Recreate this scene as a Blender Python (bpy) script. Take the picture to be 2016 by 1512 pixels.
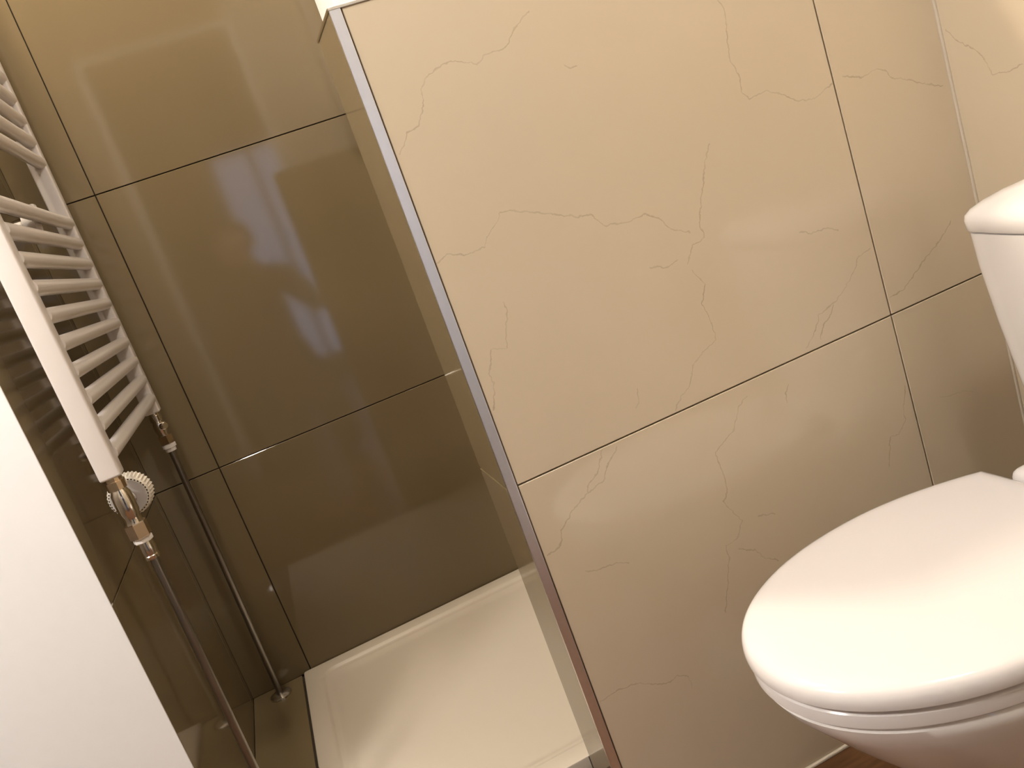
import bpy, bmesh, math, random
from mathutils import Matrix, Vector
random.seed(7)
scene = bpy.context.scene
COL = scene.collection
for o in list(bpy.data.objects):
    bpy.data.objects.remove(o, do_unlink=True)

# ------------------------------------------------------------------ camera, world, lights, exposure
H_CAM = 0.962
PITCH, ROLL, YAW = 0.22512496, -0.34622179, 0.24323791
def camera_matrix():
    cy, sy, cp, sp = math.cos(YAW), math.sin(YAW), math.cos(PITCH), math.sin(PITCH)
    fwd = Vector((sy*cp, cy*cp, -sp)); right = Vector((cy, -sy, 0)); up = right.cross(fwd)
    cr, sr = math.cos(ROLL), math.sin(ROLL)
    r2 = cr*right + sr*up; u2 = -sr*right + cr*up
    m = Matrix((r2, u2, -fwd)).transposed().to_4x4()
    m.translation = (0, 0, H_CAM)
    return m
cam_d = bpy.data.cameras.new('camera'); cam = bpy.data.objects.new('camera', cam_d); COL.objects.link(cam)
cam_d.sensor_fit = 'HORIZONTAL'; cam_d.sensor_width = 36.0; cam_d.lens = 36.0*1676.0/2016.0
cam_d.clip_start = 0.01
cam.matrix_world = camera_matrix()
scene.camera = cam

world = bpy.data.worlds.new('world'); scene.world = world; world.use_nodes = True
bg = world.node_tree.nodes['Background']; bg.inputs[0].default_value = (0.55, 0.70, 1.0, 1); bg.inputs[1].default_value = 0.15

scene.view_settings.view_transform = 'Standard'; scene.view_settings.look = 'None'
scene.view_settings.exposure = 0.0; scene.view_settings.gamma = 1.0
scene.view_settings.use_curve_mapping = False

CEIL = 2.35
WARM, AMBER = (1.0, 0.96, 0.92), (1.0, 0.86, 0.68)
GLOBE = (0.66, 0.30, 2.12)             # opal globe lamp under the ceiling, above and behind the viewer (its glass is the light source)
GLOBE_R, GLOBE_POWER = 0.07, 144.0
FILL_LAMP, FILL_POWER = (-0.92, 0.55, 1.75), 128.0  # added fill lamp on the left, out of the frame
SHOWER_FILL, SHOWER_POWER = (-0.25, 1.48), 540.0    # added ceiling lamp, brightens the upper shower walls

# ------------------------------------------------------------------ helpers
def tag(o, label=None, cat=None, group=None, kind=None):
    if label: o['label'] = label
    if cat: o['category'] = cat
    if group: o['group'] = group
    if kind: o['kind'] = kind
    return o
def empty(name, loc=(0, 0, 0)):
    o = bpy.data.objects.new(name, None); COL.objects.link(o); o.location = loc; o.empty_display_size = 0.05
    return o
def link(name, me, mat=None, parent=None):
    o = bpy.data.objects.new(name, me); COL.objects.link(o)
    if mat is not None and len(me.materials) == 0: me.materials.append(mat)
    if parent is not None:
        o.parent = parent
        o.location = -Vector(parent.location) if parent.type == 'EMPTY' else (0, 0, 0)
    return o
def finish(bm, name, smooth=None):
    bmesh.ops.recalc_face_normals(bm, faces=bm.faces[:])
    me = bpy.data.meshes.new(name); bm.to_mesh(me); bm.free()
    if smooth is not None:
        for p in me.polygons: p.use_smooth = True
        me.set_sharp_from_angle(angle=math.radians(smooth))
    return me
def bm_box(bm, x0, x1, y0, y1, z0, z1, bevel=0.0, seg=1):
    r = bmesh.ops.create_cube(bm, size=1.0)
    for v in r['verts']:
        v.co = ((x0+x1)/2 + v.co.x*(x1-x0), (y0+y1)/2 + v.co.y*(y1-y0), (z0+z1)/2 + v.co.z*(z1-z0))
    if bevel:
        es = list({e for v in r['verts'] for e in v.link_edges})
        bmesh.ops.bevel(bm, geom=es, offset=bevel, segments=seg, affect='EDGES', profile=0.5)
def box_mesh(name, x0, x1, y0, y1, z0, z1, bevel=0.0, seg=1, smooth=None):
    bm = bmesh.new(); bm_box(bm, x0, x1, y0, y1, z0, z1, bevel, seg)
    return finish(bm, name, smooth)
def bm_loft(bm, rings, cap0=True, cap1=True):
    vs = [[bm.verts.new(p) for p in r] for r in rings]
    n = len(vs[0])
    for a, b in zip(vs[:-1], vs[1:]):
        for i in range(n):
            bm.faces.new((a[i], a[(i+1) % n], b[(i+1) % n], b[i]))
    if cap0: bm.faces.new(vs[0][::-1])
    if cap1: bm.faces.new(vs[-1])
def loft_mesh(name, rings, cap0=True, cap1=True, smooth=40):
    bm = bmesh.new(); bm_loft(bm, rings, cap0, cap1)
    return finish(bm, name, smooth)
def basis(a, b):
    d = (Vector(b)-Vector(a)).normalized()
    u = d.orthogonal().normalized(); return d, u, d.cross(u)
def lathe_rings(a, b, prof, n=32, rot=0.0):
    """prof: list of (distance along a->b, radius)"""
    d, u, v = basis(a, b); out = []
    for t, r in prof:
        c = Vector(a) + d*t
        out.append([tuple(c + (u*math.cos(2*math.pi*i/n+rot) + v*math.sin(2*math.pi*i/n+rot))*r) for i in range(n)])
    return out
def lathe_mesh(name, a, b, prof, n=32, smooth=35, rot=0.0):
    return loft_mesh(name, lathe_rings(a, b, prof, n, rot), smooth=smooth)
def tube_mesh(name, pts, r, n=16):
    rings = []
    pts = [Vector(p) for p in pts]
    for i, p in enumerate(pts):
        t = (pts[min(i+1, len(pts)-1)] - pts[max(i-1, 0)]).normalized()
        ref = Vector((0.31, 0.85, 0.2)).normalized()
        u = t.cross(ref).normalized(); v = t.cross(u)
        rings.append([tuple(p + (u*math.cos(2*math.pi*k/n) + v*math.sin(2*math.pi*k/n))*r) for k in range(n)])
    return loft_mesh(name, rings, smooth=50)

# ------------------------------------------------------------------ materials
def new_mat(name):
    m = bpy.data.materials.new(name); m.use_nodes = True
    nt = m.node_tree; return m, nt, nt.nodes['Principled BSDF']
def simple(name, col, rough, metal=0.0, noise=0.0, scale=40, bump=0.0, coat=0.0, ior=1.5):
    m, nt, b = new_mat(name)
    b.inputs['Base Color'].default_value = (*col, 1); b.inputs['Roughness'].default_value = rough
    b.inputs['Metallic'].default_value = metal; b.inputs['IOR'].default_value = ior
    b.inputs['Coat Weight'].default_value = coat
    tc = nt.nodes.new('ShaderNodeTexCoord'); nz = nt.nodes.new('ShaderNodeTexNoise')
    nz.inputs['Scale'].default_value = scale; nz.inputs['Detail'].default_value = 4
    nt.links.new(tc.outputs['Object'], nz.inputs['Vector'])
    if noise:
        mx = nt.nodes.new('ShaderNodeMix'); mx.data_type = 'RGBA'
        mx.inputs[6].default_value = (*[c*(1-noise) for c in col], 1); mx.inputs[7].default_value = (*[min(1, c*(1+noise)) for c in col], 1)
        nt.links.new(nz.outputs['Fac'], mx.inputs[0]); nt.links.new(mx.outputs[2], b.inputs['Base Color'])
    if bump:
        bp = nt.nodes.new('ShaderNodeBump'); bp.inputs['Strength'].default_value = bump; bp.inputs['Distance'].default_value = 0.002
        nt.links.new(nz.outputs['Fac'], bp.inputs['Height']); nt.links.new(bp.outputs['Normal'], b.inputs['Normal'])
    return m

TILE_COL = (0.60, 0.505, 0.365)
TILE_DIMMED = (0.175, 0.132, 0.072)  # tile taken as darker here, with the shower's dimness put into the colour too
def tile_material(name, veins, strength=0.42, TILE_COL=TILE_COL):
    """polished beige porcelain, printed veins given as offset curves in the tile's own plane (metres)"""
    m, nt, b = new_mat(name); N = nt.nodes.new; L = nt.links.new
    tc = N('ShaderNodeTexCoord')
    # fine waviness so the printed veins are not ruler-straight
    nz = N('ShaderNodeTexNoise'); nz.inputs['Scale'].default_value = 120; nz.inputs['Detail'].default_value = 5
    L(tc.outputs['Object'], nz.inputs['Vector'])
    sub = N('ShaderNodeVectorMath'); sub.operation = 'SUBTRACT'; sub.inputs[1].default_value = (0.5, 0.5, 0.5)
    L(nz.outputs['Color'], sub.inputs[0])
    sc = N('ShaderNodeVectorMath'); sc.operation = 'SCALE'; sc.inputs['Scale'].default_value = 0.0080; L(sub.outputs[0], sc.inputs[0])
    ad = N('ShaderNodeVectorMath'); ad.operation = 'ADD'; L(tc.outputs['Object'], ad.inputs[0]); L(sc.outputs[0], ad.inputs[1])
    # broken line strength
    nb = N('ShaderNodeTexNoise'); nb.inputs['Scale'].default_value = 28; nb.inputs['Detail'].default_value = 2
    L(tc.outputs['Object'], nb.inputs['Vector'])
    total = None
    for cx, cz, dx, dz, pts in veins:
        off = N('ShaderNodeVectorMath'); off.operation = 'SUBTRACT'; off.inputs[1].default_value = (cx, 0, cz); L(ad.outputs[0], off.inputs[0])
        du = N('ShaderNodeVectorMath'); du.operation = 'DOT_PRODUCT'; du.inputs[1].default_value = (dx, 0, dz); L(off.outputs[0], du.inputs[0])
        dv = N('ShaderNodeVectorMath'); dv.operation = 'DOT_PRODUCT'; dv.inputs[1].default_value = (-dz, 0, dx); L(off.outputs[0], dv.inputs[0])
        t0, t1 = pts[0][0], pts[-1][0]
        mr = N('ShaderNodeMapRange'); mr.clamp = False
        mr.inputs[1].default_value = t0; mr.inputs[2].default_value = t1; L(du.outputs['Value'], mr.inputs[0])
        fc = N('ShaderNodeFloatCurve'); cv = fc.mapping.curves[0]; fc.mapping.use_clip = True
        P = [((t-t0)/(t1-t0), 0.5 + v*5.0) for t, v in pts]
        while len(cv.points) < len(P): cv.points.new(0.5, 0.5)
        for k, (a, c) in enumerate(P):
            cv.points[k].location = (a, c); cv.points[k].handle_type = 'VECTOR'
        fc.mapping.update(); L(mr.outputs[0], fc.inputs['Value'])
        # distance = |v - (curve-0.5)/5|
        c2 = N('ShaderNodeMath'); c2.operation = 'MULTIPLY_ADD'; c2.inputs[1].default_value = 0.2; c2.inputs[2].default_value = -0.1; L(fc.outputs[0], c2.inputs[0])
        s2 = N('ShaderNodeMath'); s2.operation = 'SUBTRACT'; L(dv.outputs['Value'], s2.inputs[0]); L(c2.outputs[0], s2.inputs[1])
        ab = N('ShaderNodeMath'); ab.operation = 'ABSOLUTE'; L(s2.outputs[0], ab.inputs[0])
        ln = N('ShaderNodeMapRange'); ln.inputs[1].default_value = 0.0003; ln.inputs[2].default_value = 0.0013
        ln.inputs[3].default_value = 1.0; ln.inputs[4].default_value = 0.0; L(ab.outputs[0], ln.inputs[0])
        # ends: inside 0..1 only
        pp = N('ShaderNodeMath'); pp.operation = 'PINGPONG'; pp.inputs[1].default_value = 0.5
        inside = N('ShaderNodeMath'); inside.operation = 'COMPARE'; inside.inputs[1].default_value = 0.5; inside.inputs[2].default_value = 0.5
        L(mr.outputs[0], inside.inputs[0])
        mu = N('ShaderNodeMath'); mu.operation = 'MULTIPLY'; L(ln.outputs[0], mu.inputs[0]); L(inside.outputs[0], mu.inputs[1])
        nt.nodes.remove(pp)
        if total is None: total = mu
        else:
            mxm = N('ShaderNodeMath'); mxm.operation = 'MAXIMUM'; L(total.outputs[0], mxm.inputs[0]); L(mu.outputs[0], mxm.inputs[1]); total = mxm
    # mottled base
    big = N('ShaderNodeTexNoise'); big.inputs['Scale'].default_value = 3.2; big.inputs['Detail'].default_value = 5; L(tc.outputs['Object'], big.inputs['Vector'])
    mx = N('ShaderNodeMix'); mx.data_type = 'RGBA'
    mx.inputs[6].default_value = (TILE_COL[0]*0.95, TILE_COL[1]*0.94, TILE_COL[2]*0.92, 1)
    mx.inputs[7].default_value = (TILE_COL[0]*1.04, TILE_COL[1]*1.04, TILE_COL[2]*1.06, 1)
    L(big.outputs['Fac'], mx.inputs[0])
    last = mx.outputs[2]
    if total is not None:
        st = N('ShaderNodeMapRange'); st.inputs[1].default_value = 0.3; st.inputs[2].default_value = 0.65
        st.inputs[3].default_value = strength*0.35; st.inputs[4].default_value = strength; L(nb.outputs['Fac'], st.inputs[0])
        vf = N('ShaderNodeMath'); vf.operation = 'MULTIPLY'; L(total.outputs[0], vf.inputs[0]); L(st.outputs[0], vf.inputs[1])
        vm = N('ShaderNodeMix'); vm.data_type = 'RGBA'; vm.inputs[7].default_value = (0.22, 0.15, 0.085, 1)
        L(vf.outputs[0], vm.inputs[0]); L(last, vm.inputs[6]); last = vm.outputs[2]
    L(last, b.inputs['Base Color'])
    b.inputs['Roughness'].default_value = 0.07; b.inputs['IOR'].default_value = 1.52
    return m

VEIN_A = [(-0.1949, 0.1923, -0.9208, -0.39, [(-0.1155, 0.0022), (-0.1016, 0.0032), (-0.0859, 0.0049), (-0.0703, 0.0132), (-0.0598, 0.0135), (-0.0505, 0.0071), (-0.0384, 0.005), (-0.0241, 0.0054), (-0.0124, -0.0075), (-0.0038, -0.0155), (0.0083, -0.0211), (0.0219, -0.0224), (0.0317, -0.0239), (0.0452, -0.0176), (0.0603, 0.0006), (0.0774, 0.0106), (0.0947, 0.0081), (0.1056, 0.0155), (0.1174, 0.0188)]), (-0.131, -0.0196, 0.9659, -0.2591, [(-0.1669, -0.0281), (-0.1528, -0.0177), (-0.1325, -0.0203), (-0.1054, -0.0136), (-0.1025, -0.003), (-0.0895, 0.0123), (-0.0815, 0.0261), (-0.0688, 0.028), (-0.0245, 0.0212), (0.017, 0.014), (0.0355, 0.016), (0.0528, 0.0007), (0.0864, 0.0029), (0.1103, 0.0106), (0.1292, 0.0045), (0.1455, -0.0112), (0.1736, -0.0172)]), (0.1631, 0.1152, -0.0057, -1.0, [(-0.0659, -0.0007), (-0.051, 0.0042), (-0.0314, 0.0006), (0.0057, -0.0072), (0.0286, -0.0005), (0.0517, -0.0022), (0.0624, 0.0057)]), (0.2326, 0.0398, 0.9749, -0.2225, [(-0.0654, -0.0017), (-0.0514, 0.0031), (-0.0373, 0.0067), (-0.0101, -0.0009), (0.0089, -0.0104), (0.0376, -0.0078), (0.0528, 0.0029), (0.0648, 0.008)]), (0.0525, -0.0626, -0.4735, -0.8808, [(-0.0902, -0.0006), (-0.0713, -0.0027), (-0.0366, -0.0008), (-0.0063, 0.0004), (0.0123, 0.0023), (0.0295, 0.0134), (0.0413, -0.0022), (0.0535, -0.0041), (0.0679, -0.0057)]), (-0.0047, -0.2225, -0.4917, -0.8708, [(-0.0931, -0.0255), (-0.0789, -0.0022), (-0.0536, -0.003), (-0.0301, 0.0165), (-0.0093, 0.0276), (0.0114, 0.0107), (0.0291, 0.0003), (0.0578, 0.0001), (0.0733, -0.0096), (0.0934, -0.0149)]), (-0.018, -0.1083, 0.9945, -0.1051, [(-0.02, 0.0013), (-0.0091, 0.0005), (0.0065, -0.0044), (0.0227, 0.0026)]), (0.2239, -0.2394, -0.8238, -0.5669, [(-0.0805, 0.0041), (-0.0605, -0.0059), (-0.0468, 0.0002), (-0.0159, 0.0038), (0.0137, 0.0017), (0.041, -0.0084), (0.0604, 0.0005), (0.0886, 0.0038)]), (0.1957, -0.2682, -0.6999, -0.7142, [(-0.0246, -0.0001), (-0.0095, 0.0021), (0.0067, -0.0036), (0.0275, 0.0015)]), (0.2195, -0.1456, 0.9628, -0.2701, [(-0.0317, 0.0008), (-0.0124, -0.0025), (0.0122, 0.003), (0.0319, -0.0013)]), (-0.2678, -0.1367, -0.4854, -0.8743, [(-0.0687, -0.0027), (-0.0566, 0.0041), (-0.0398, 0.0047), (-0.0141, 0.0106), (-0.0077, -0.0101), (0.0089, -0.0076), (0.0221, -0.0076), (0.0307, -0.0004), (0.0587, 0.0048), (0.0664, 0.004)]), (-0.1095, -0.26, -0.3671, -0.9302, [(-0.015, -0.001), (0.0031, 0.003), (0.012, -0.002)]), (-0.0589, 0.1618, 0.9659, -0.2588, [(-0.0078, 0.0008), (-0.0021, -0.0011), (0.0099, 0.0004)])]
VEIN_B = [(-0.2258, 0.242, -0.8237, -0.5671, [(-0.0854, -0.0032), (-0.0706, -0.0004), (-0.0547, 0.0006), (-0.0404, 0.0083), (-0.0136, -0.0013), (0.0126, -0.006), (0.0468, -0.0047), (0.054, 0.003), (0.066, 0.0065), (0.0852, -0.0029)]), (-0.1978, 0.2715, -0.6652, -0.7467, [(-0.0349, -0.0027), (-0.0094, 0.0031), (-0.001, 0.0031), (0.0178, -0.0031), (0.0275, -0.0003)]), (-0.0068, 0.2059, -0.432, -0.9019, [(-0.0889, 0.0135), (-0.0759, 0.0033), (-0.04, -0.0015), (-0.0098, -0.026), (0.0297, -0.0043), (0.0467, 0.0003), (0.0595, -0.004), (0.0786, 0.0189)]), (-0.0474, 0.0759, -0.457, -0.8894, [(-0.0561, -0.0022), (-0.05, 0.0086), (-0.0239, 0.0054), (-0.0126, -0.0122), (0.0045, -0.0034), (0.0547, 0.0009), (0.0833, 0.003)]), (-0.2243, 0.1443, 0.9677, -0.2522, [(-0.0316, 0.001), (-0.0146, -0.0025), (0.0144, 0.0031), (0.0318, -0.0016)]), (-0.0072, 0.057, 0.758, -0.6522, [(-0.0372, -0.0015), (-0.0078, 0.004), (0.0109, -0.0025), (0.0342, 0.0001)]), (0.0202, 0.1073, 0.9573, -0.2893, [(-0.0139, -0.0001), (-0.0017, 0.0002), (0.0156, -0.0001)]), (-0.2151, -0.0486, 0.9452, -0.3266, [(-0.0835, -0.0094), (-0.0536, 0.0032), (-0.0303, 0.0081), (0.0027, 0.0002), (0.0218, 0.0003), (0.0338, 0.0085), (0.0508, 0.0045), (0.0583, -0.0153)]), (0.2666, 0.1393, -0.5359, -0.8443, [(-0.0588, -0.0046), (-0.0239, 0.0015), (-0.0088, 0.01), (0.0119, 0.0038), (0.0175, -0.0108), (0.062, -0.0)]), (0.1047, 0.2599, -0.3778, -0.9259, [(-0.0134, 0.0014), (-0.0007, -0.0025), (0.0142, 0.0012)])]
VEIN_C = [(-0.2078, 0.0141, 0.925, -0.3799, [(-0.0822, -0.0065), (-0.047, -0.0041), (-0.0274, 0.0087), (-0.0122, 0.0079), (-0.0021, -0.0007), (0.0223, 0.0005), (0.0601, -0.003), (0.0886, -0.0026)]), (-0.2245, -0.2426, 0.8806, 0.4738, [(-0.0783, 0.0052), (-0.0556, -0.0043), (-0.0042, -0.0013), (0.017, -0.0018), (0.0501, -0.0012), (0.071, 0.0035)])]
VEIN_D = [(-0.2609, 0.0127, 0.6501, -0.7599, [(-0.0515, -0.001), (-0.0245, -0.0027), (0.0058, 0.0056), (0.025, 0.0034), (0.0451, -0.0053)]), (-0.2111, -0.0246, 0.9978, 0.0657, [(-0.0245, 0.0012), (0.0005, -0.0025), (0.0239, 0.0013)])]
M_TILE_A = tile_material('polished_tile_upper', VEIN_A)
M_TILE_B = tile_material('polished_tile_lower', VEIN_B)
M_TILE_C = tile_material('polished_tile_narrow', VEIN_C)
M_TILE_D = tile_material('polished_tile_side', VEIN_D)
M_TILE_E = tile_material('polished_tile_shower', [v for k, v in enumerate(VEIN_A) if k in (0, 5, 9)], 0.22, TILE_DIMMED)
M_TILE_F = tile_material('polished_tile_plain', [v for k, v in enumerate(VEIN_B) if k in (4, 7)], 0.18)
M_TILE_S = tile_material('polished_tile_dimmed', [v for k, v in enumerate(VEIN_B) if k in (4, 7)], 0.18, TILE_DIMMED)
M_TAUPE = simple('taupe_wall_paint', (0.20, 0.165, 0.125), 0.6, noise=0.03, scale=50)
M_FRONT = simple('greige_wall_paint', (0.42, 0.40, 0.375), 0.6, noise=0.03, scale=50)
M_GROUT_D = simple('dark_brown_grout', (0.035, 0.025, 0.014), 0.9, noise=0.15, scale=90, bump=0.2)
M_GROUT = simple('brown_grout', (0.16, 0.115, 0.065), 0.9, noise=0.15, scale=90, bump=0.2)
M_PAINT = simple('white_wall_paint', (0.88, 0.87, 0.86), 0.55, noise=0.015, scale=60, bump=0.03)
M_CEIL = simple('white_ceiling_paint', (0.40, 0.37, 0.33), 0.7, noise=0.02, scale=60)
M_ALU = simple('satin_aluminium', (0.86, 0.86, 0.87), 0.30, 1.0, noise=0.03, scale=120)
M_CHROME = simple('chrome', (0.78, 0.74, 0.68), 0.09, 1.0, noise=0.02, scale=90)
M_PIPE = simple('plated_pipe', (0.30, 0.28, 0.25), 0.30, 1.0, noise=0.12, scale=50)
M_BRASS = simple('tarnished_plated_brass', (0.62, 0.50, 0.38), 0.18, 1.0, noise=0.15, scale=80)
M_ENAMEL = simple('white_radiator_enamel', (0.77, 0.71, 0.66), 0.32, noise=0.015, scale=70, coat=0.2)
M_CERAMIC = simple('white_glazed_ceramic', (0.80, 0.765, 0.735), 0.06, noise=0.01, scale=10)
M_SEAT = simple('white_seat_plastic', (0.735, 0.695, 0.675), 0.14, noise=0.01, scale=10)
M_TRAY = simple('white_tray_acrylic', (0.57, 0.505, 0.415), 0.42, noise=0.015, scale=25)
M_PLASTIC = simple('pale_dial_plastic', (0.72, 0.66, 0.56), 0.4, noise=0.03, scale=60)
M_GREY = simple('grey_dial_plastic', (0.45, 0.42, 0.40), 0.4, noise=0.03, scale=60)
M_PTFE = simple('white_ring', (0.85, 0.80, 0.74), 0.4, noise=0.02, scale=60)
M_DARK = simple('dark_rubber', (0.02, 0.017, 0.014), 0.6, noise=0.1, scale=60)
M_CAULK = simple('beige_silicone', (0.55, 0.48, 0.38), 0.45, noise=0.05, scale=60)
M_CAULK_L = simple('pale_silicone', (0.70, 0.62, 0.50), 0.4, noise=0.05, scale=60)
def wood_floor():
    m, nt, b = new_mat('orange_brown_floor'); N = nt.nodes.new; L = nt.links.new
    tc = N('ShaderNodeTexCoord'); mp = N('ShaderNodeMapping'); mp.inputs['Scale'].default_value = (3, 22, 3); L(tc.outputs['Object'], mp.inputs[0])
    nz = N('ShaderNodeTexNoise'); nz.inputs['Scale'].default_value = 5; nz.inputs['Detail'].default_value = 6; L(mp.outputs[0], nz.inputs['Vector'])
    cr = N('ShaderNodeValToRGB'); cr.color_ramp.elements[0].position = 0.3; cr.color_ramp.elements[0].color = (0.085, 0.038, 0.016, 1)
    cr.color_ramp.elements[1].position = 0.7; cr.color_ramp.elements[1].color = (0.18, 0.083, 0.034, 1)
    L(nz.outputs['Fac'], cr.inputs[0]); L(cr.outputs[0], b.inputs['Base Color']); b.inputs['Roughness'].default_value = 0.35
    return m
M_FLOOR = wood_floor()

# ------------------------------------------------------------------ room shell
X_LEFT, X_RIGHT, Y_BACK, Y_PART, Y_DOOR = -0.336, 1.0, 1.878, 1.004, -0.60
Z_PLAT = 0.088
GAP, TH = 0.0022, 0.008
def struct(name, me, mat):
    return tag(link(name, me, mat), kind='structure')
def tile(parent, axis, u0, u1, z0, z1, face, centre, mat, flip=False):
    """one wall tile; axis 'y-': front looks to -y at y=face, u along x ; 'x+' / 'x-': front looks along x, u along y.
    local frame: x to the viewer's right, y into the wall, z up, origin = centre of the uncut 60 cm tile"""
    cu, cz = centre
    g = GAP/2
    if axis == 'y-': a0, a1 = u0+g-cu, u1-g-cu; rz = 0; loc = (cu, face, cz)
    elif axis == 'y+': a0, a1 = -(u1-g-cu), -(u0+g-cu); rz = math.pi; loc = (cu, face, cz)
    elif axis == 'x-': a0, a1 = -(u1-g-cu), -(u0+g-cu); rz = -math.pi/2; loc = (face, cu, cz)   # right-hand wall, front looks to -x
    else: a0, a1 = u0+g-cu, u1-g-cu; rz = math.pi/2; loc = (face, cu, cz)                        # left-hand wall, front looks to +x
    b0, b1 = z0+g-cz, z1-g-cz
    if flip: a0, a1, b0, b1 = -a1, -a0, -b1, -b0
    me = box_mesh('tile', a0, a1, 0.0, TH, b0, b1, bevel=0.0006)
    me.materials.append(mat)
    o = bpy.data.objects.new('tile', me); COL.objects.link(o); o.parent = parent
    o.matrix_world = Matrix.Translation(loc) @ Matrix.Rotation(rz, 4, 'Z') @ (Matrix.Rotation(math.pi, 4, 'Y') if flip else Matrix.Identity(4))
    return o

X_FAR = -1.10                                            # left side of the room in front of the shower
floor = struct('floor', box_mesh('floor', X_FAR-0.1, X_RIGHT+0.12, Y_DOOR-2.6, 1.15, -0.08, 0.0), M_FLOOR)
ceiling = struct('ceiling', box_mesh('ceiling', X_FAR-0.1, X_RIGHT+0.12, Y_DOOR-0.1, Y_BACK+0.12, CEIL, CEIL+0.08), M_CEIL)
wall_back = struct('wall_back', box_mesh('wall_back', X_LEFT-0.12, X_RIGHT+0.12, Y_BACK+TH-0.0015, Y_BACK+0.12, -0.08, CEIL), M_GROUT_D)
ROWS = [(Z_PLAT-0.001, 0.6, 0.3), (0.6, 1.2, 0.9), (1.2, 1.8, 1.5), (1.8, CEIL, 2.1)]
X_SH = 0.69                                             # right end of the shower
k = 0
for z0, z1, cz in ROWS:
    for u0, u1, cu in ((X_LEFT-0.0011, -0.2, -0.5), (-0.2, 0.4, 0.1), (0.4, X_SH, 0.7)):
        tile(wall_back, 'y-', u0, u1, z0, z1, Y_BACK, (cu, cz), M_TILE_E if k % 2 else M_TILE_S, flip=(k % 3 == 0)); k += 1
# left-hand wall of the shower, tiled, with the towel radiator on it
Y_CORNER = 1.245
wall_left = struct('wall_left', box_mesh('wall_left', X_LEFT-0.12, X_LEFT-TH+0.0015, Y_CORNER+0.012, Y_BACK+TH-0.002, -0.08, CEIL), M_GROUT_D)
for z0, z1, cz in ROWS:
    for u0, u1, cu in ((1.845, Y_BACK-0.0002, 2.145), (Y_CORNER+0.0005, 1.845, 1.545)):
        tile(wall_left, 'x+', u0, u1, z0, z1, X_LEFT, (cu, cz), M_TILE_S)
# white painted wall that closes the room beside the shower
wall_paint = struct('wall_left_front', box_mesh('wall_left_front', X_FAR, X_LEFT-0.0005, Y_CORNER, Y_CORNER+0.012, 0.0, CEIL, bevel=0.001, seg=2), M_PAINT)
struct('wall_far_left', box_mesh('wall_far_left', X_FAR-0.1, X_FAR, Y_DOOR-0.1, Y_CORNER+0.012, -0.08, CEIL), M_TAUPE)
# right-hand wall
wall_right = struct('wall_right', box_mesh('wall_right', X_RIGHT+TH-0.0015, X_RIGHT+0.12, Y_DOOR-0.1, Y_BACK, -0.08, CEIL), M_GROUT)
for i, (z0, z1, cz) in enumerate([(0.003, 0.6, 0.3), (0.6, 1.2, 0.9), (1.2, 1.8, 1.5), (1.8, CEIL, 2.1)]):
    for j, (u0, u1, cu) in enumerate(((0.4, Y_PART-0.001, 0.7), (-0.2, 0.4, 0.1), (Y_DOOR+0.001, -0.2, -0.5))):
        tile(wall_right, 'x-', u0, u1, z0, z1, X_RIGHT, (cu, cz), M_TILE_D if (i == 1 and j == 0) else M_TILE_F)
# right-hand end of the shower, behind the partition
wall_shower = struct('wall_shower_end', box_mesh('wall_shower_end', X_SH+TH-0.0015, X_SH+0.06, 1.142, Y_BACK-0.001, 0.0, CEIL), M_GROUT_D)
for z0, z1, cz in ROWS:
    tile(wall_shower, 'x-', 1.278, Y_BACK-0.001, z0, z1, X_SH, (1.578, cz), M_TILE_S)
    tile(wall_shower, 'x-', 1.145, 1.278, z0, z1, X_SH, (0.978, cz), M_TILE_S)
# boxed-in duct above the end of the shower
duct = struct('wall_boxing', box_mesh('wall_boxing', 0.348, X_SH-0.001, 1.701, Y_BACK-0.0005, 1.22, CEIL, bevel=0.002, seg=2), M_PAINT)

# ------------------------------------------------------------------ half-height partition
X_END, Y_PB, PART_TOP = 0.197, 1.139, 1.2
wall_part = struct('wall_partition', box_mesh('wall_partition', X_END+TH-0.0015, X_RIGHT+TH-0.002, Y_PART+TH-0.0015, Y_PB-TH+0.0015, 0.0, PART_TOP-0.003), M_GROUT)
X_T = 0.2105
tile(wall_part, 'y-', X_T, 0.811, 0.6, PART_TOP-0.002, Y_PART, (0.511, 0.9), M_TILE_A)
tile(wall_part, 'y-', X_T, 0.811, 0.004, 0.6, Y_PART, (0.511, 0.3), M_TILE_B)
tile(wall_part, 'y-', 0.811, X_RIGHT-0.001, 0.6, PART_TOP-0.002, Y_PART, (1.112, 0.9), M_TILE_C)
tile(wall_part, 'y-', 0.811, X_RIGHT-0.001, 0.004, 0.6, Y_PART, (1.112, 0.3), M_TILE_F)
for z0, z1, cz in ((0.003, 0.6, 0.3), (0.6, PART_TOP-0.002, 0.9)):
    tile(wall_part, 'x-', Y_PART+0.0035, Y_PB, z0, z1, X_END, (1.07, cz), M_TILE_S)  # end face uses the dimmed tile colour to keep it from looking too lit
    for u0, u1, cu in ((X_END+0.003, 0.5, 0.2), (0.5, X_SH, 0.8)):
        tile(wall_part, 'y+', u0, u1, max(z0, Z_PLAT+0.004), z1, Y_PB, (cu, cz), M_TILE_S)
link('corner_trim', box_mesh('corner_trim', X_END-0.0003, X_T-0.0006, Y_PART-0.0012, Y_PART+0.0035, 0.0, PART_TOP, bevel=0.0006, seg=2), M_ALU, wall_part)
link('cap_trim', box_mesh('cap_trim', X_END-0.001, X_RIGHT-0.001, Y_PART-0.0016, Y_PART+0.010, PART_TOP-0.003, PART_TOP+0.0008, bevel=0.0006, seg=2), M_CHROME, wall_part)
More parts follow.
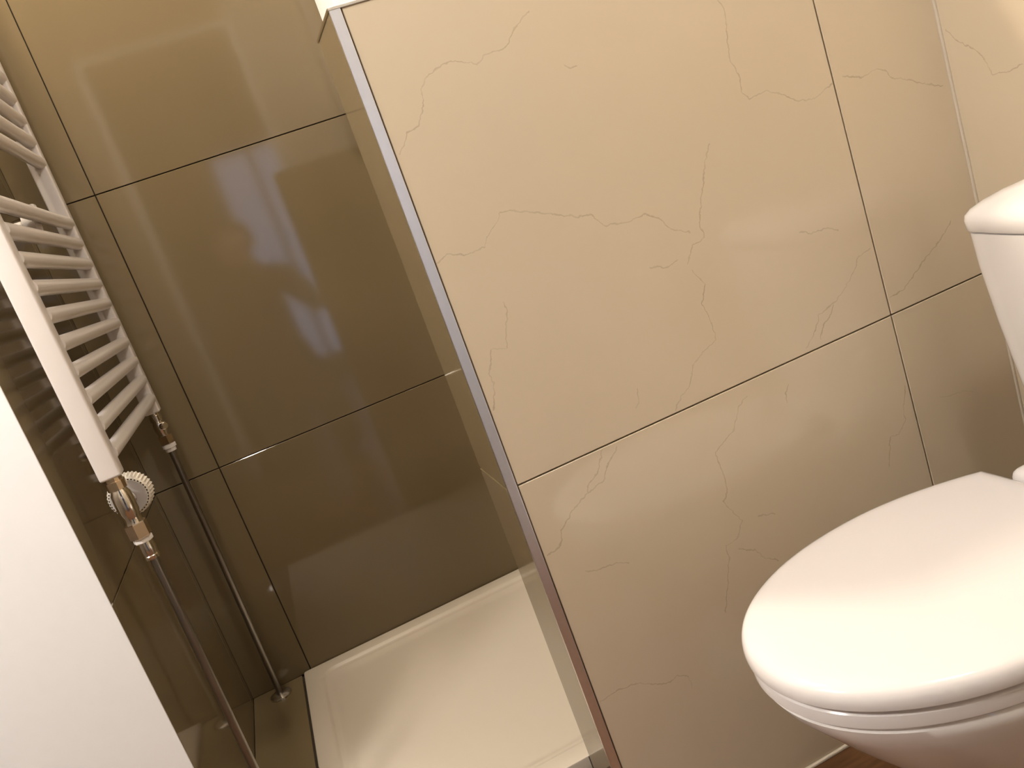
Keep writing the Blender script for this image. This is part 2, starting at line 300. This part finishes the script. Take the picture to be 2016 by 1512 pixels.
link('cap_trim', box_mesh('cap_trim', X_END-0.0014, X_END+0.010, Y_PART-0.0012, Y_PB+0.004, PART_TOP-0.003, PART_TOP+0.0008, bevel=0.0006, seg=2), M_CHROME, wall_part)
link('cap_slab', box_mesh('cap_slab', X_END+0.010, X_RIGHT-0.002, Y_PART+0.010, Y_PB+0.002, PART_TOP-0.004, PART_TOP+0.0002), M_TILE_F, wall_part)
link('end_mastic', box_mesh('end_mastic', X_END-0.0005, X_END+0.004, Y_PB, Y_PB+0.006, Z_PLAT-0.03, 0.098, bevel=0.001), M_DARK, wall_part)
# mastic along the foot of the partition and in the corner with the right-hand wall
struct('trim_1', box_mesh('trim_1', X_END, X_RIGHT-0.001, Y_PART-0.004, Y_PART+0.003, 0.0, 0.005, bevel=0.0015, seg=2), M_CAULK_L)
struct('trim_2', box_mesh('trim_2', X_RIGHT-0.0035, X_RIGHT+0.001, Y_PART-0.0035, Y_PART+0.001, 0.005, CEIL, bevel=0.0015, seg=2), M_CAULK)

# ------------------------------------------------------------------ raised shower floor and tray
plat = struct('floor_step', box_mesh('floor_step', X_LEFT-0.005, X_SH+0.008, 1.158, Y_BACK+0.004, -0.02, 0.060), M_FLOOR)
for u0, u1 in ((1.15, 1.278), (1.278, Y_BACK+0.0008)):
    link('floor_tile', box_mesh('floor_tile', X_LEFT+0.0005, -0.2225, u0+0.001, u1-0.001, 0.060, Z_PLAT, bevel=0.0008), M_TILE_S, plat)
link('joint_filler', box_mesh('joint_filler', -0.2225, -0.2165, 1.152, Y_BACK, 0.058, Z_PLAT-0.004), M_GROUT_D, plat)
def rrect(x0, x1, y0, y1, r, z, n=8):
    out = []
    for cx, cy, a0 in ((x1-r, y1-r, 0), (x0+r, y1-r, 90), (x0+r, y0+r, 180), (x1-r, y0+r, 270)):
        for i in range(n+1):
            a = math.radians(a0 + 90*i/n); out.append((cx + r*math.cos(a), cy + r*math.sin(a), z))
    return out
TX0, TX1, TY0, TY1, TZ = -0.2165, X_SH-0.004, 1.149, Y_BACK-0.003, 0.095
prof = [(0.0, 0.006, 0.060), (0.0, 0.006, TZ-0.003), (0.001, 0.006, TZ-0.001), (0.003, 0.006, TZ), (0.036, 0.034, TZ), (0.0385, 0.036, TZ-0.0008),
        (0.042, 0.036, TZ-0.0045), (0.045, 0.036, TZ-0.0062), (0.052, 0.036, TZ-0.0066), (0.056, 0.036, TZ-0.0072), (0.064, 0.034, TZ-0.0115), (0.074, 0.03, TZ-0.0125)]
rings = [rrect(TX0+i, TX1-i, TY0+i, TY1-i, r, z) for i, r, z in prof]
tray = link('shower_tray', loft_mesh('shower_tray', rings, smooth=30), M_TRAY)
tag(tray, 'low white rectangular shower tray with a stepped rim behind the partition', 'shower tray')

# ------------------------------------------------------------------ towel radiator
rad = empty('towel_radiator', (-0.265, 1.54, Z_PLAT))
tag(rad, 'white ladder towel radiator with chrome pipes on the left wall', 'radiator')
XR0, XR1 = -0.280, -0.250
NEAR, FAR = (1.240, 1.270), (1.811, 1.842)
Z_RB, Z_RT = 0.765, 1.93
for y0, y1 in (NEAR, FAR):
    link('rail', box_mesh('rail', XR0, XR1, y0, y1, Z_RB, Z_RT, bevel=0.0035, seg=3, smooth=40), M_ENAMEL, rad)
zs = [0.795+0.0404*i for i in range(10)] + [1.2765+0.0398*i for i in range(9)] + [1.713+0.04*i for i in range(5)]
bar_me = lathe_mesh('bar', (0, NEAR[1]-0.004, 0), (0, FAR[0]+0.004, 0), [(0, 0.0115), (FAR[0]-NEAR[1]+0.008, 0.0115)], n=24)
bar_me.materials.append(M_ENAMEL)
for z in zs:
    o = link('bar', bar_me, None, rad); o.location = Vector((-0.2585, 0, z)) - Vector(rad.location)
for z in (1.152, 1.68):
    br = link('wall_bracket', lathe_mesh('wall_bracket', (X_LEFT, 1.60, z), (-0.27, 1.60, z), [(0, 0.017), (0.006, 0.017), (0.008, 0.010), (0.045, 0.010), (0.047, 0.019), (0.064, 0.019), (0.068, 0.015)], n=24), M_ENAMEL, rad)
    link('clip', box_mesh('clip', -0.288, -0.262, 1.590, 1.610, z+0.006, z+0.030, bevel=0.003, seg=2, smooth=40), M_ENAMEL, br)
# near-side thermostatic valve, hanging below the near rail
XP, YN, YF = -0.265, 1.255, 1.8265
top = (XP, YN, Z_RB)
valve = link('valve', lathe_mesh('valve', (XP, YN, 0.748), (XP, YN, 0.60), [(0, 0.0105), (0.004, 0.0115), (0.008, 0.0135), (0.020, 0.0140), (0.036, 0.0140), (0.044, 0.0115), (0.050, 0.0115), (0.056, 0.0130)], n=28), M_CHROME, rad)
link('union_nut', lathe_mesh('union_nut', (XP, YN, Z_RB+0.001), (XP, YN, 0.60), [(0, 0.0115), (0.006, 0.0115), (0.0065, 0.0135), (0.0185, 0.0135), (0.019, 0.0115)], n=12, smooth=20), M_BRASS, valve)
link('hex_nut', lathe_mesh('hex_nut', (XP, YN, 0.695), (XP, YN, 0.60), [(0, 0.0135), (0.0015, 0.0155), (0.022, 0.0155), (0.0235, 0.0130)], n=6, smooth=20, rot=0.35), M_BRASS, valve)
link('white_ring', lathe_mesh('white_ring', (XP, YN+0.003, 0.672), (XP, YN+0.004, 0.60), [(0, 0.0125), (0.001, 0.0135), (0.007, 0.0135), (0.008, 0.0125)], n=8, smooth=20), M_PTFE, valve)
link('cone_fitting', lathe_mesh('cone_fitting', (XP, YN+0.004, 0.665), (XP, YN+0.006, 0.60), [(0, 0.0105), (0.012, 0.0115), (0.022, 0.0105), (0.023, 0.0112), (0.028, 0.0108), (0.0285, 0.006)], n=24), M_CHROME, valve)
# dial: its axis runs away from the viewer along the wall
DZ = 0.724; DY0 = YN+0.012
link('stem', lathe_mesh('stem', (XP, YN, DZ), (XP, YN+0.1, DZ), [(0, 0.0095), (0.020, 0.0095), (0.021, 0.012), (0.030, 0.012), (0.031, 0.009), (0.038, 0.009)], n=24), M_CHROME, valve)
def dial(y0, y1, r):
    n = 72; rings = []
    def ring(y, rr, kn):
        return [(XP + (rr + (kn if i % 2 else 0))*math.cos(2*math.pi*i/n), y, DZ + (rr + (kn if i % 2 else 0))*math.sin(2*math.pi*i/n)) for i in range(n)]
    rings = [ring(y0, r-0.002, 0), ring(y0+0.002, r, 0), ring(y0+0.0045, r, 0), ring(y0+0.0060, r+0.0006, 0.0016), ring(y1-0.006, r+0.0022, 0.0022), ring(y1, r-0.002, 0.0010)]
    return loft_mesh('dial', rings, smooth=30)
dl = link('dial', dial(DY0+0.024, DY0+0.060, 0.0275), M_PLASTIC, valve)
link('dial_plate', lathe_mesh('dial_plate', (XP, DY0+0.0225, DZ), (XP, DY0+0.1, DZ), [(0, 0.0243), (0.003, 0.0243)], n=48), M_GREY, valve)
bm = bmesh.new()
for i in range(36):
    a = 2*math.pi*i/36
    c = Vector((XP + 0.0259*math.cos(a), DY0+0.0245, DZ + 0.0259*math.sin(a)))
    r = bmesh.ops.create_cube(bm, size=1.0)
    bmesh.ops.transform(bm, verts=r['verts'], matrix=Matrix.Translation(c) @ Matrix.Rotation(-a, 4, 'Y') @ Matrix.Diagonal((0.0014, 0.0016, 0.0024, 1)))
link('dial_notches', finish(bm, 'dial_notches'), M_DARK, valve)
# near pipe down to the floor
p = link('pipe', tube_mesh('pipe', [(XP+0.001, YN+0.006, 0.645), (XP+0.001, YN+0.005, 0.55), (XP, YN, 0.3), (XP, YN-0.002, Z_PLAT)], 0.0062), M_PIPE, rad)
link('flange', lathe_mesh('flange', (XP, YN-0.002, Z_PLAT), (XP, YN-0.002, 0.2), [(0, 0.022), (0.003, 0.021), (0.006, 0.016), (0.008, 0.009)], n=32), M_CHROME, p)
# far lockshield valve and pipe
fv = link('valve', lathe_mesh('valve', (XP, YF, Z_RB+0.001), (XP, YF, 0.6), [(0, 0.0105), (0.006, 0.0105), (0.0065, 0.0125), (0.018, 0.0125), (0.019, 0.0105), (0.027, 0.0125), (0.038, 0.0125), (0.045, 0.0105), (0.052, 0.0105)], n=24), M_CHROME, rad)
link('hex_nut', lathe_mesh('hex_nut', (XP+0.001, YF, 0.716), (XP+0.001, YF, 0.6), [(0, 0.0125), (0.0012, 0.0145), (0.018, 0.0145), (0.019, 0.0125)], n=6, smooth=20), M_BRASS, fv)
link('white_ring', lathe_mesh('white_ring', (XP+0.001, YF, 0.6965), (XP+0.001, YF, 0.6), [(0, 0.0125), (0.001, 0.0135), (0.008, 0.0135), (0.009, 0.0110), (0.016, 0.0105)], n=20, smooth=20), M_PTFE, fv)
link('spindle_cap', lathe_mesh('spindle_cap', (XP, YF, 0.735), (XP+0.1, YF-0.12, 0.735), [(0.004, 0.008), (0.018, 0.008), (0.020, 0.006)], n=20), M_CHROME, fv)
p = link('pipe', tube_mesh('pipe', [(XP+0.001, YF, 0.685), (XP-0.002, YF+0.001, 0.45), (XP-0.008, YF+0.002, Z_PLAT)], 0.0065), M_PIPE, rad)
link('flange', lathe_mesh('flange', (XP-0.008, YF+0.004, Z_PLAT), (XP-0.008, YF+0.004, 0.2), [(0, 0.024), (0.004, 0.0235), (0.008, 0.017), (0.010, 0.009)], n=32), M_CHROME, p)

# ------------------------------------------------------------------ toilet (backs on to the right-hand wall, faces -x)
YC = 0.705
wc = empty('toilet', (0.66, YC, 0.0))
tag(wc, 'white close-coupled toilet with closed lid in front of the partition', 'toilet')
def outline(x_tip, x_back, w, wb, n=44, x_max=None):
    """egg outline, symmetrical about YC: half widths w at the widest point, wb at the straight back edge"""
    xm = x_max if x_max is not None else x_tip + (x_back-x_tip)*0.60
    far = []
    for i in range(n+1):
        a = math.pi/2*i/n
        far.append((xm - (xm-x_tip)*math.cos(a)**0.95 if i < n else xm, w*math.sin(a)**0.96))
    m = 14
    for i in range(1, m+1):
        t = i/m
        far.append((xm + (x_back-xm)*t, w - (w-wb)*(t**1.9)))
    pts = [(x, YC+y) for x, y in far] + [(x, YC-y) for x, y in far[::-1][:-1]]
    return pts
def scaled(pts, inset, z, dx=0.0):
    """shrink the outline about its middle by inset on every side"""
    xs = [p[0] for p in pts]; cx = (min(xs)+max(xs))/2; hx = (max(xs)-min(xs))/2; hy = max(abs(p[1]-YC) for p in pts)
    return [(cx + (x-cx)*(hx-inset)/hx + dx, YC + (y-YC)*(hy-inset)/hy, z) for x, y in pts]
def inward(pts):
    """orientation so that positive inset goes inwards"""
    s = sum(pts[i-1][0]*pts[i][1] - pts[i][0]*pts[i-1][1] for i in range(len(pts)))
    return pts if s < 0 else pts[::-1]
LID_Z = 0.425
egg = inward(outline(0.318, 0.752, 0.172, 0.131))
lp = [(0.004, LID_Z-0.024), (0.0005, LID_Z-0.0225), (0.0, LID_Z-0.018), (0.0008, LID_Z-0.012), (0.0030, LID_Z-0.0068), (0.0065, LID_Z-0.0033), (0.012, LID_Z-0.0012), (0.019, LID_Z-0.0003), (0.026, LID_Z)]
rings = [scaled(egg, i, z) for i, z in lp]
link('seat_lid', loft_mesh('seat_lid', rings, smooth=28), M_SEAT, wc)
egg2 = inward(outline(0.3215, 0.750, 0.1695, 0.128))
sp_ = [(0.010, LID_Z-0.0475), (0.003, LID_Z-0.047), (0.0005, LID_Z-0.044), (0.0, LID_Z-0.036), (0.001, LID_Z-0.031), (0.005, LID_Z-0.0275), (0.012, LID_Z-0.0265)]
link('seat', loft_mesh('seat', [scaled(egg2, i, z) for i, z in sp_], smooth=28), M_SEAT, wc)
# bowl: rim follows the seat, tapers to the foot
def bowl_ring(xt, xb, w, wb, z, xm=None): return [(x, y, z) for x, y in inward(outline(xt, xb, w, wb, x_max=xm))]
bz = LID_Z-0.048
rings = [bowl_ring(0.50, 0.92, 0.105, 0.09, 0.001, 0.66), bowl_ring(0.497, 0.92, 0.107, 0.09, 0.012, 0.66), bowl_ring(0.503, 0.91, 0.100, 0.085, 0.05, 0.66), bowl_ring(0.510, 0.91, 0.096, 0.08, 0.10, 0.65),
         bowl_ring(0.500, 0.91, 0.098, 0.08, 0.15, 0.64), bowl_ring(0.468, 0.91, 0.112, 0.08, 0.20, 0.62), bowl_ring(0.425, 0.91, 0.132, 0.082, 0.25, 0.60), bowl_ring(0.380, 0.91, 0.150, 0.085, 0.30, 0.59),
         bowl_ring(0.348, 0.91, 0.162, 0.088, 0.34, 0.58), bowl_ring(0.331, 0.91, 0.168, 0.09, 0.362, 0.58), bowl_ring(0.326, 0.91, 0.1685, 0.09, bz-0.004, 0.58), bowl_ring(0.329, 0.91, 0.166, 0.089, bz, 0.58)]
link('bowl', loft_mesh('bowl', rings, smooth=45), M_CERAMIC, wc)
for s in (-1, 1):
    y = YC + s*0.068
    hr = [rrect(0.7535+i, 0.802-i, y-0.027+i, y+0.027-i, 0.012-i*0.5, z, 6) for i, z in ((0.0, LID_Z-0.030), (0.0, LID_Z-0.008), (0.0015, LID_Z-0.003), (0.005, LID_Z+0.0005), (0.010, LID_Z+0.002))]
    link('hinge', loft_mesh('hinge', hr, smooth=50), M_SEAT, wc)
# deck under the cistern
link('deck', loft_mesh('deck', [[(x, y, z) for x, y, z in rrect(0.806, 0.985, YC-w, YC+w, 0.05, z)] for z, w in ((bz-0.10, 0.085), (bz-0.05, 0.100), (bz-0.01, 0.115), (bz+0.012, 0.120), (bz+0.018, 0.117))], smooth=45), M_CERAMIC, wc)
# cistern: bowed front, rounded front corners, tapering downwards
def tank_ring(xf, bow, hw, z, x_back=0.994, r=0.032, n=14):
    pts = []
    for i in range(-n, n+1):                       # bowed front, from near side to far side
        t = i/n
        y = t*(hw-r); pts.append((xf + bow*t*t, y))
    xe = xf + bow
    slope = math.atan2(2*bow, hw-r)
    far = []
    for i in range(1, 9):
        a = math.radians(90*i/8)
        far.append((xe + r*(1-math.cos(a)), hw-r + r*math.sin(a)))
    near = [(x, -y) for x, y in far[::-1]]
    loop = near + pts + far + [(x_back, hw), (x_back, -hw)]
    return [(x, YC+y, z) for x, y in loop]
rings = [tank_ring(0.860, 0.018, 0.155, bz+0.018), tank_ring(0.852, 0.018, 0.160, bz+0.05), tank_ring(0.842, 0.019, 0.168, 0.48), tank_ring(0.831, 0.020, 0.176, 0.58), tank_ring(0.824, 0.020, 0.180, 0.66), tank_ring(0.822, 0.020, 0.1805, 0.7035)]
link('cistern', loft_mesh('cistern', rings, smooth=40), M_CERAMIC, wc)
rings = [tank_ring(0.825, 0.020, 0.1775, 0.704), tank_ring(0.8225, 0.020, 0.180, 0.7053), tank_ring(0.8195, 0.020, 0.1825, 0.708), tank_ring(0.8190, 0.020, 0.183, 0.720), tank_ring(0.8205, 0.020, 0.1815, 0.7265), tank_ring(0.826, 0.019, 0.176, 0.7325),
         tank_ring(0.837, 0.018, 0.164, 0.7395), tank_ring(0.852, 0.016, 0.146, 0.7465), tank_ring(0.872, 0.012, 0.118, 0.7535), tank_ring(0.895, 0.008, 0.080, 0.758, r=0.028)]
tl = link('cistern_lid', loft_mesh('cistern_lid', rings, smooth=60), M_CERAMIC, wc)
link('flush_button', lathe_mesh('flush_button', (0.93, YC, 0.756), (0.93, YC, 0.80), [(0, 0.024), (0.005, 0.024), (0.006, 0.021), (0.008, 0.020), (0.009, 0.018)], n=32), M_CHROME, tl)

# ------------------------------------------------------------------ behind the camera: door opening, landing with a window, lamps, photographer
DX0, DX1, DZT = -0.300, 0.375, 2.05
bm = bmesh.new()
bm_box(bm, DX0, DX1, Y_DOOR-0.10, Y_DOOR, DZT, CEIL)
bm_box(bm, X_FAR, DX0, Y_DOOR-0.10, Y_DOOR, 0.0, CEIL)
struct('wall_front', finish(bm, 'wall_front'), M_TAUPE)
struct('wall_front_right', box_mesh('wall_front_right', DX1, X_RIGHT+0.006, Y_DOOR-0.10, Y_DOOR, 0.0, CEIL), M_FRONT)
fr = struct('door_1', box_mesh('door_1', DX1-0.002, DX1+0.024, Y_DOOR-0.115, Y_DOOR+0.012, 0.0, DZT+0.024, bevel=0.003, seg=2), M_PAINT)
link('jamb_casing', box_mesh('jamb_casing', DX0-0.024, DX0+0.002, Y_DOOR-0.115, Y_DOOR+0.012, 0.0, DZT+0.024, bevel=0.003, seg=2), M_PAINT, fr)
link('head_casing', box_mesh('head_casing', DX0, DX1-0.002, Y_DOOR-0.115, Y_DOOR+0.012, DZT, DZT+0.024, bevel=0.003, seg=2), M_PAINT, fr)
M_HALL = simple('landing_paint', (0.62, 0.56, 0.47), 0.7, noise=0.03, scale=30)
Y_HALL = -3.2
bm = bmesh.new()
WX0, WX1, WZ0, WZ1 = 0.07, 0.72, 0.10, 1.86
bm_box(bm, -1.4, WX0, Y_HALL-0.1, Y_HALL, 0, CEIL+0.1); bm_box(bm, WX1, 1.25, Y_HALL-0.1, Y_HALL, 0, CEIL+0.1)
bm_box(bm, WX0, WX1, Y_HALL-0.1, Y_HALL, 0, WZ0); bm_box(bm, WX0, WX1, Y_HALL-0.1, Y_HALL, WZ1, CEIL+0.1)
struct('wall_landing', finish(bm, 'wall_landing'), M_HALL)
struct('wall_landing_left', box_mesh('wall_landing_left', -1.4, -1.3, Y_HALL, Y_DOOR-0.10, 0, CEIL+0.1), M_HALL)
struct('wall_landing_right', box_mesh('wall_landing_right', 1.15, 1.25, Y_HALL, Y_DOOR-0.10, 0, CEIL+0.1), M_HALL)
struct('ceiling_landing', box_mesh('ceiling_landing', -1.4, 1.25, Y_HALL-0.1, Y_DOOR-0.10, CEIL+0.1, CEIL+0.18), M_HALL)
m, nt, b = new_mat('daylit_pane'); b.inputs['Base Color'].default_value = (0.8, 0.85, 0.9, 1)
b.inputs['Emission Color'].default_value = (0.50, 0.64, 1.0, 1); b.inputs['Emission Strength'].default_value = 2.2
M_DAY = m
win = struct('window_1', box_mesh('window_1', WX0+0.03, WX1-0.03, Y_HALL-0.06, Y_HALL-0.05, WZ0+0.03, WZ1-0.03), M_DAY)
bm = bmesh.new()
for q in ((WX0, WX0+0.045, WZ0, WZ1), (WX1-0.045, WX1, WZ0, WZ1), (WX0+0.045, WX1-0.045, WZ0, WZ0+0.045), (WX0+0.045, WX1-0.045, WZ1-0.045, WZ1), ((WX0+WX1)/2-0.025, (WX0+WX1)/2+0.025, WZ0+0.045, WZ1-0.045)):
    bm_box(bm, q[0], q[1], Y_HALL-0.065, Y_HALL-0.02, q[2], q[3], bevel=0.003)
link('window_frame', finish(bm, 'window_frame'), M_PAINT, win)

# opal globe lamp hanging from the ceiling
m, nt, b = new_mat('opal_glass'); b.inputs['Base Color'].default_value = (0.9, 0.88, 0.85, 1)
b.inputs['Emission Color'].default_value = (*WARM, 1); b.inputs['Emission Strength'].default_value = GLOBE_POWER
lx, ly, lz = GLOBE
t = empty('ceiling_lamp', (lx, ly, CEIL)); tag(t, 'round opal globe lamp hanging from the white ceiling', 'lamp')
link('ceiling_rose', lathe_mesh('ceiling_rose', (lx, ly, CEIL), (lx, ly, CEIL-0.2), [(0, 0.05), (0.012, 0.05), (0.02, 0.04), (0.022, 0.012)], n=32), M_ALU, t)
link('stem', lathe_mesh('stem', (lx, ly, CEIL-0.02), (lx, ly, CEIL-0.2), [(0, 0.008), (CEIL-0.02-lz-GLOBE_R+0.01, 0.008)], n=16), M_ALU, t)
# added lamp on the left, brightens the white wall and left-facing sides
m3, nt, b = new_mat('fill_lamp_glass'); b.inputs['Base Color'].default_value = (0.9, 0.88, 0.85, 1)
b.inputs['Emission Color'].default_value = (*WARM, 1); b.inputs['Emission Strength'].default_value = FILL_POWER
qx, qy, qz = FILL_LAMP
t3 = empty('fill_lamp', (X_FAR, qy, qz)); tag(t3, 'added round opal fill lamp on the brown left wall', 'lamp')
link('wall_plate', lathe_mesh('wall_plate', (X_FAR, qy, qz), (0, qy, qz), [(0, 0.05), (0.012, 0.05), (0.02, 0.04), (qx-X_FAR-0.10, 0.02)], n=32), M_ALU, t3)
bm = bmesh.new(); bmesh.ops.create_uvsphere(bm, u_segments=32, v_segments=16, radius=0.12, matrix=Matrix.Translation(FILL_LAMP))
link('globe', finish(bm, 'globe', 180), m3, t3)
# added small fill lamp over the shower
sx, sy = SHOWER_FILL
m2, nt, b = new_mat('lamp_lens'); b.inputs['Base Color'].default_value = (0.9, 0.88, 0.85, 1)
b.inputs['Emission Color'].default_value = (*AMBER, 1); b.inputs['Emission Strength'].default_value = SHOWER_POWER
t2 = empty('shower_fill_lamp', (sx, sy, CEIL)); tag(t2, 'added small round fill lamp in the ceiling above the shower tray', 'spotlight')
link('trim_ring', loft_mesh('trim_ring', lathe_rings((sx, sy, CEIL), (sx, sy, CEIL-0.1), [(0.0, 0.071), (0.002, 0.071), (0.006, 0.075), (0.006, 0.087), (0.003, 0.091), (0.0, 0.091)], 40), False, False), M_ALU, t2)
link('lens', lathe_mesh('lens', (sx, sy, CEIL), (sx, sy, CEIL-0.1), [(0.0005, 0.070), (0.003, 0.070)], n=40), m2, t2)
bm = bmesh.new(); bmesh.ops.create_uvsphere(bm, u_segments=32, v_segments=16, radius=GLOBE_R, matrix=Matrix.Translation(GLOBE))
link('globe', finish(bm, 'globe', 180), m, t)

# photographer kneeling in the doorway (seen only as a dim mirror image in the polished tiles)
def skinned(name, verts, edges, mat, parent=None, root=0, levels=1):
    me = bpy.data.meshes.new(name); me.from_pydata([v[:3] for v in verts], edges, [])
    o = bpy.data.objects.new(name, me); COL.objects.link(o); me.materials.append(mat)
    sk = o.modifiers.new('skin', 'SKIN'); sk.use_smooth_shade = True
    lay = me.skin_vertices[0] if len(me.skin_vertices) else None
    if lay is None:
        bpy.context.view_layer.objects.active = o
        with bpy.context.temp_override(object=o, active_object=o): bpy.ops.mesh.customdata_skin_add()
        lay = me.skin_vertices[0]
    for i, v in enumerate(verts):
        lay.data[i].radius = (v[3], v[4] if len(v) > 4 else v[3]); lay.data[i].use_root = (i == root)
    sb = o.modifiers.new('sub', 'SUBSURF'); sb.levels = levels; sb.render_levels = levels
    dg = bpy.context.evaluated_depsgraph_get()
    me2 = bpy.data.meshes.new_from_object(o.evaluated_get(dg)); bpy.data.objects.remove(o, do_unlink=True)
    for p in me2.polygons: p.use_smooth = True
    n = bpy.data.objects.new(name, me2); COL.objects.link(n)
    if parent is not None: n.parent = parent; n.location = -Vector(parent.location)
    return n
M_SKIN = simple('skin', (0.48, 0.30, 0.22), 0.5, noise=0.05, scale=30)
M_HAIR = simple('dark_hair', (0.03, 0.022, 0.016), 0.6, noise=0.2, scale=120)
M_KNIT = simple('dark_sweater', (0.045, 0.042, 0.040), 0.9, noise=0.2, scale=150, bump=0.2)
M_JEAN = simple('dark_trousers', (0.030, 0.034, 0.045), 0.9, noise=0.2, scale=150)
PX, PY = 0.02, -0.47
V = []; E_ = []
def vtx(x, y, z, r, r2=None): V.append((PX+x, PY+y, z, r, r2 if r2 else r)); return len(V)-1
def chain(*ids):
    for a, b in zip(ids[:-1], ids[1:]): E_.append((a, b))
pel = vtx(0, -0.10, 0.46, 0.145, 0.11); wai = vtx(0, -0.09, 0.60, 0.13, 0.10); che = vtx(0, -0.05, 0.80, 0.15, 0.105); sho = vtx(0, -0.03, 0.92, 0.11, 0.08)
nec = vtx(0, 0.0, 1.00, 0.052); chn = vtx(0, 0.03, 1.045, 0.062, 0.070); hed = vtx(0, 0.03, 1.105, 0.074, 0.090); crn = vtx(0, 0.02, 1.165, 0.060, 0.075)
chain(pel, wai, che, sho, nec, chn, hed, crn)
HANDS = []
for s in (-1, 1):
    sh = vtx(s*0.165, -0.03, 0.905, 0.062); ub = vtx(s*0.225, 0.02, 0.80, 0.050); el = vtx(s*0.255, 0.10, 0.70, 0.042); fa = vtx(s*0.16, 0.25, 0.82, 0.036); wr = vtx(s*0.085-0.01, 0.385, 0.925, 0.026, 0.020)
    chain(sho, sh, ub, el, fa, wr)
    pa = vtx(s*0.072-0.014, 0.420, 0.950, 0.030, 0.014); chain(wr, pa)
    # four fingers curled round the back of the phone, thumb on its near side
    for k, (dz, ln) in enumerate(((0.024, 0.95), (0.008, 1.05), (-0.008, 1.0), (-0.022, 0.8))):
        f0 = vtx(s*0.068-0.014, 0.440, 0.955+dz, 0.009); f1 = vtx(s*(0.068-0.018*ln)-0.014, 0.4555, 0.957+dz, 0.0085); f2 = vtx(s*(0.068-0.036*ln)-0.014, 0.456, 0.957+dz, 0.0075)
        chain(pa, f0, f1, f2)
    t0 = vtx(s*0.062-0.014, 0.420, 0.972, 0.011); t1 = vtx(s*0.040-0.014, 0.432, 0.988, 0.0095); chain(pa, t0, t1)
    hi = vtx(s*0.10, -0.08, 0.42, 0.095); kn = vtx(s*0.16, 0.26, 0.085, 0.068); an = vtx(s*0.12, -0.16, 0.060, 0.045); to = vtx(s*0.12, -0.30, 0.045, 0.036)
    mid = vtx(s*0.135, 0.10, 0.25, 0.082); chain(pel, hi, mid, kn, an, to)
person = empty('person', (PX, PY, 0.0))
tag(person, 'person in dark clothes kneeling in the doorway holding up a phone', 'person')
body = skinned('body', V, E_, M_KNIT, person)
body.data.materials.append(M_JEAN); body.data.materials.append(M_SKIN)
for p_ in body.data.polygons:
    c = p_.center
    p_.material_index = 2 if (c.z > 0.985 and c.y < -0.3) or c.y > PY+0.39 else (1 if c.z < 0.50 and c.y < PY+0.35 and abs(c.x-PX) < 0.24 else 0)
# hair cap, nose, eyes, ears, mouth
def ellipsoid(name, c, r, mat, cut=None, n=20):
    bm = bmesh.new(); bmesh.ops.create_uvsphere(bm, u_segments=n, v_segments=n//2+2, radius=1.0)
    for v in bm.verts:
        v.co = (c[0]+v.co.x*r[0], c[1]+v.co.y*r[1], c[2]+v.co.z*r[2])
    if cut: bmesh.ops.delete(bm, geom=[v for v in bm.verts if cut(v.co)], context='VERTS')
    return link(name, finish(bm, name, 60), mat, person)
ellipsoid('hair', (PX, PY+0.005, 1.125), (0.094, 0.105, 0.092), M_HAIR, cut=lambda q: q.y > PY+0.06 and q.z < 1.15)
ellipsoid('nose', (PX, PY+0.118, 1.085), (0.013, 0.020, 0.018), M_SKIN, n=12)
ellipsoid('mouth', (PX, PY+0.098, 1.046), (0.024, 0.008, 0.007), simple('lips', (0.35, 0.13, 0.11), 0.5), n=12)
for s in (-1, 1):
    ellipsoid('eye', (PX+s*0.032, PY+0.104, 1.108), (0.013, 0.009, 0.008), simple('eye', (0.5, 0.48, 0.45), 0.1), n=12)
    ellipsoid('ear', (PX+s*0.084, PY+0.02, 1.09), (0.010, 0.020, 0.032), M_SKIN, n=12)
phone = link('phone', box_mesh('phone', -0.072, 0.072, -0.0165, -0.008, H_CAM-0.036, H_CAM+0.036, bevel=0.003, seg=3, smooth=40), simple('phone_shell', (0.03, 0.03, 0.032), 0.2))
tag(phone, 'dark smartphone held up by the kneeling person', 'phone')
